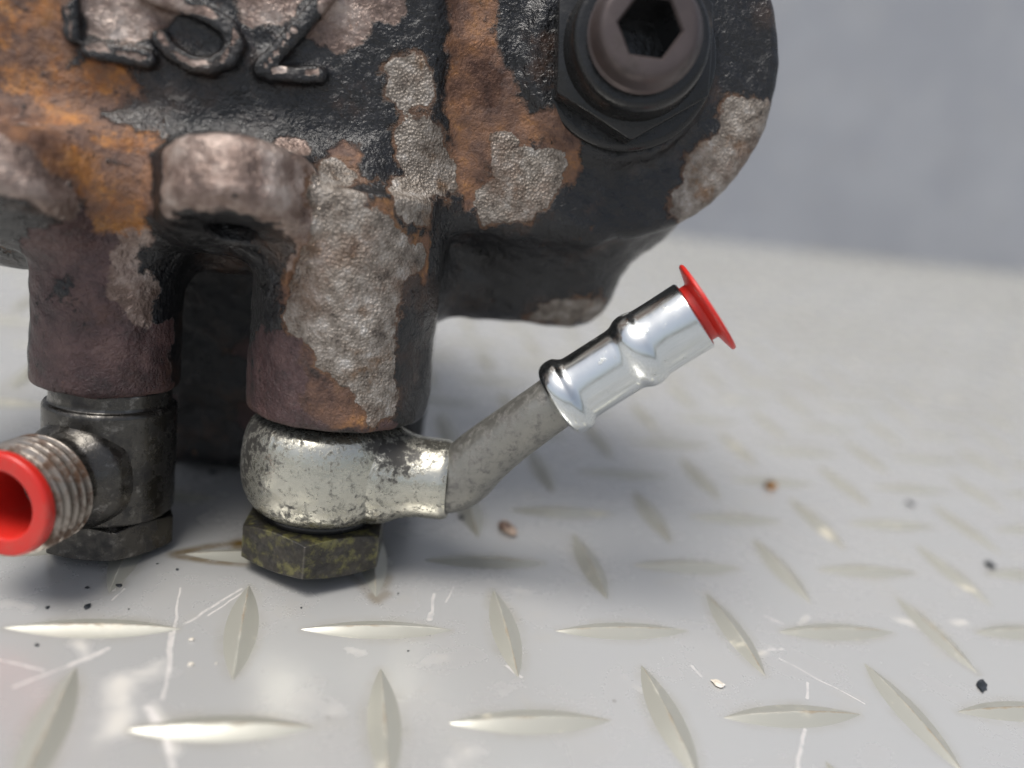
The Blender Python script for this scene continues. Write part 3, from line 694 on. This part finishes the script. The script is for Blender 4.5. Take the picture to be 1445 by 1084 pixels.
# ---- left port: union with threaded spigot and its bolt
UX, UY = -34.6, 3.6
un_e = bpy.data.objects.new('port_union', None); col.objects.link(un_e); un_e.parent = pump; un_e.empty_display_size = 0.01
hexprism(10.6, 5.6, (UX, UY, -0.4), (0, 0, 1), math.radians(-72), 'bolt_head', M['dark_steel'], pump, 0.7)['label'] = 'dark oxidised hex bolt head'
mesh_obj('union_body', *lathe(rounded([(4, 5.15), (9.4, 5.15), (9.9, 5.7), (9.95, 22.9), (9.6, 23.4), (9.2, 23.5), (9.0, 24.0), (9.0, 26.2), (4, 26.2)], 0.35), (UX, UY, 0), (0, 0, 1), 96), M['dark_steel'], un_e, True, 40)
sa = math.radians(24); sdir = np.array([-math.sin(sa), -math.cos(sa), -0.015]); SP0 = np.array([UX, UY, 13.2])
mesh_obj('spigot', *lathe(rounded([(9.0, 6.5), (8.6, 9.2), (7.4, 10.6), (6.7, 11.6), (6.6, 14.6)], 0.8), SP0, sdir, 64), M['dark_steel'], un_e, True, 60)
def thread():
    a, u, v = frame(sdir); V = []; Fc = []; seg = 80; nt = 84; t0, t1 = 13.4, 20.6; p = 1.5
    for i in range(nt + 1):
        t = t0 + (t1 - t0) * i / nt
        for k in range(seg):
            th = 2 * math.pi * k / seg; ph = (t / p - k / seg) % 1.0
            rr = 7.25 + 0.95 * max(0.0, min(1.0, 1.5 * (1 - abs(2 * ph - 1)) - 0.15))
            e = min((t - t0) / 0.9, (t1 - t) / 0.9, 1.0); rr = min(rr, 6.6 + 1.6 * max(0.0, e))
            V.append(SP0 + a * t + rr * (math.cos(th) * u + math.sin(th) * v))
    for i in range(nt):
        for k in range(seg):
            k2 = (k + 1) % seg; Fc.append((i * seg + k, i * seg + k2, (i + 1) * seg + k2, (i + 1) * seg + k))
    Fc.append(tuple(range(seg))[::-1])
    n0 = len(V)
    for rr, t in ((6.3, t1), (6.3, t0 + 1.5)):
        for k in range(seg):
            th = 2 * math.pi * k / seg; V.append(SP0 + a * t + rr * (math.cos(th) * u + math.sin(th) * v))
    for k in range(seg):
        k2 = (k + 1) % seg
        Fc.append((nt * seg + k, nt * seg + k2, n0 + k2, n0 + k)); Fc.append((n0 + k, n0 + k2, n0 + seg + k2, n0 + seg + k))
    return V, Fc
mesh_obj('screw_thread', *thread(), M['thread'], un_e, True, 75)
tp = rounded([(0, -9.6), (4.2, -9.6), (4.55, -9.0), (4.8, 1.2), (5.1, 1.75), (7.2, 1.75), (7.55, 1.4), (7.55, 0.15), (6.2, 0.12), (6.1, -10.4), (0, -10.4)], 0.3, 3)
red_plug('protective_cap', SP0 + sdir * 20.6, sdir, tp[::-1], 'hollow red plastic cap pressed into the rusty threaded spigot')

# ---- adjuster on the end flange
AX0 = np.array([40.6, -4.4, 86.2]); AX1 = np.array([37.2, -23.0, 87.2]); ad = (AX1 - AX0) / np.linalg.norm(AX1 - AX0); al = np.linalg.norm(AX1 - AX0)
ae = bpy.data.objects.new('adjuster', None); col.objects.link(ae); ae.parent = pump; ae.empty_display_size = 0.01
mesh_obj('washer', *lathe(rounded([(5, -1.5), (14.2, -1.5), (14.2, 0.9), (13.4, 1.4), (5, 1.4)], 0.4), AX0, ad), M['black_steel'], ae, True, 40)
hexprism(13.2, 6.6, AX0 + ad * 1.3, ad, math.radians(96), 'lock_nut', M['black_steel'], ae, 0.7)
mesh_obj('collar', *lathe(rounded([(5, 7.0), (11.0, 7.0), (10.4, 8.6), (10.0, 12.6), (9.4, 13.6), (5, 13.6)], 0.7), AX0, ad), M['black_steel'], ae, True, 45)
def socket_screw():
    a, u, v = frame(ad); V = []; Fc = []; seg = 72
    prof = [(7.9, 12.8)] + [(7.95 - 0.5 * (k % 2), 13.4 + 0.42 * k) for k in range(7)] + rounded([(7.8, al - 2.9), (7.7, al - 2.6), (7.1, al - 1.0), (6.5, al - 0.1), (5.4, al)], 0.9)
    for (r, t) in prof:
        for k in range(seg):
            th = 2 * math.pi * k / seg; V.append(AX0 + a * t + r * (math.cos(th) * u + math.sin(th) * v))
    n = len(prof)
    def hexr(th, af): 
        q = (th + math.pi / 6 - math.radians(90)) % (math.pi / 3) - math.pi / 6; return af / 2 / math.cos(q)
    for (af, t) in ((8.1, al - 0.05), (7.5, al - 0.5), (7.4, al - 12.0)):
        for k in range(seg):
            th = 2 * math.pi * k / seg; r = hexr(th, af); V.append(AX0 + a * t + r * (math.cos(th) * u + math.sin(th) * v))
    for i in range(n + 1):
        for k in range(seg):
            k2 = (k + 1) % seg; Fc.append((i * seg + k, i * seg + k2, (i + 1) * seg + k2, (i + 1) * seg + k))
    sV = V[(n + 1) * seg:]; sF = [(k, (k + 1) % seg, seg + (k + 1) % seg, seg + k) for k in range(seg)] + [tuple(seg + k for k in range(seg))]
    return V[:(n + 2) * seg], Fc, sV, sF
ssV, ssF, skV, skF = socket_screw()
mesh_obj('socket_screw', ssV, ssF, M['screw'], ae, True, 40); mesh_obj('hex_socket', skV, skF, M['rubber_socket_shade'], ae, True, 30)  # socket walls coloured near-black to paint in the shade of the deep recess

# ================================================================== crumbs on the mat
def flake(name, u, v, spx, mat, label, cat, group=None, flat=0.35, elong=1.4):
    c = floor_pt(u, v); dist = np.linalg.norm(c - CAM); r = 0.85 * spx / 2 * dist / F_PX
    bm = bmesh.new(); bmesh.ops.create_icosphere(bm, subdivisions=2, radius=1.0)
    sd_ = random.random() * 50; th = random.uniform(0, 3.14)
    for vv in bm.verts:
        k = 1 + 0.45 * noise.noise(vv.co * 1.4 + Vector((sd_, 0, 0)))
        p = vv.co * k; p = Vector((p.x * elong, p.y, p.z * flat))
        vv.co = Vector((p.x * math.cos(th) - p.y * math.sin(th), p.x * math.sin(th) + p.y * math.cos(th), p.z)) * (r * MM)
    zmin = min(vv.co.z for vv in bm.verts)
    for vv in bm.verts: vv.co.z -= zmin
    me = bpy.data.meshes.new(name); bm.to_mesh(me); bm.free(); me.materials.append(mat)
    o = bpy.data.objects.new(name, me); col.objects.link(o); o.location = (c[0] * MM, c[1] * MM, 0.00002)
    return tag(o, label, cat, group)
GB = 'tiny black paint specks on the mat'
for (u, v, s) in [(168, 827, 7), (123, 830, 5), (123, 857, 9), (67, 858, 5), (52, 911, 5), (182, 860, 2.5), (250, 804, 4), (222, 796, 3), (717, 925, 3), (576, 919, 3), (425, 858, 3), (562, 838, 3), (300, 668, 9), (651, 731, 9)]:
    flake('paint_speck', u, v, s, M['flake'], 'tiny black paint speck fallen on grey mat beside the pump', 'paint speck', GB)
flake('paint_flake', 1385, 969, 14, M['flake'], 'pointed blue-black paint flake lying at the tip of a tread bar', 'paint flake', None, 0.3, 2.0)
flake('paint_flake', 1396, 799, 13, M['flake'], 'blurred dark paint flake touching the end of a lengthwise tread bar', 'paint flake', None, 0.4, 1.5)
flake('paint_flake', 1284, 712, 10, M['flake'], 'faint small grey-black flake out on the open mat', 'paint flake', None, 0.4, 1.3)
flake('rust_flake', 1086, 688, 20, M['flake2'], 'half black half orange rust flake on the mat beyond the hose end', 'rust flake', None, 0.5, 1.3)
flake('dirt_crumb', 716, 749, 26, M['crumb'], 'brown and cream dirt crumb on the mat under the pipe', 'crumb', None, 0.4, 1.6)
flake('grit_grain', 1013, 967, 14, M['cream'], 'oval cream grit grain lying between tread bars', 'grit', None, 0.4, 1.7)
for (u, v, s) in [(270, 904, 7), (269, 939, 7), (305, 937, 3)]:
    flake('grit_grain', u, v, s, M['cream'], 'small cream grit grain near scratches in front of the bolts', 'grit', 'cream grit in front of the bolts', 0.5, 1.2)
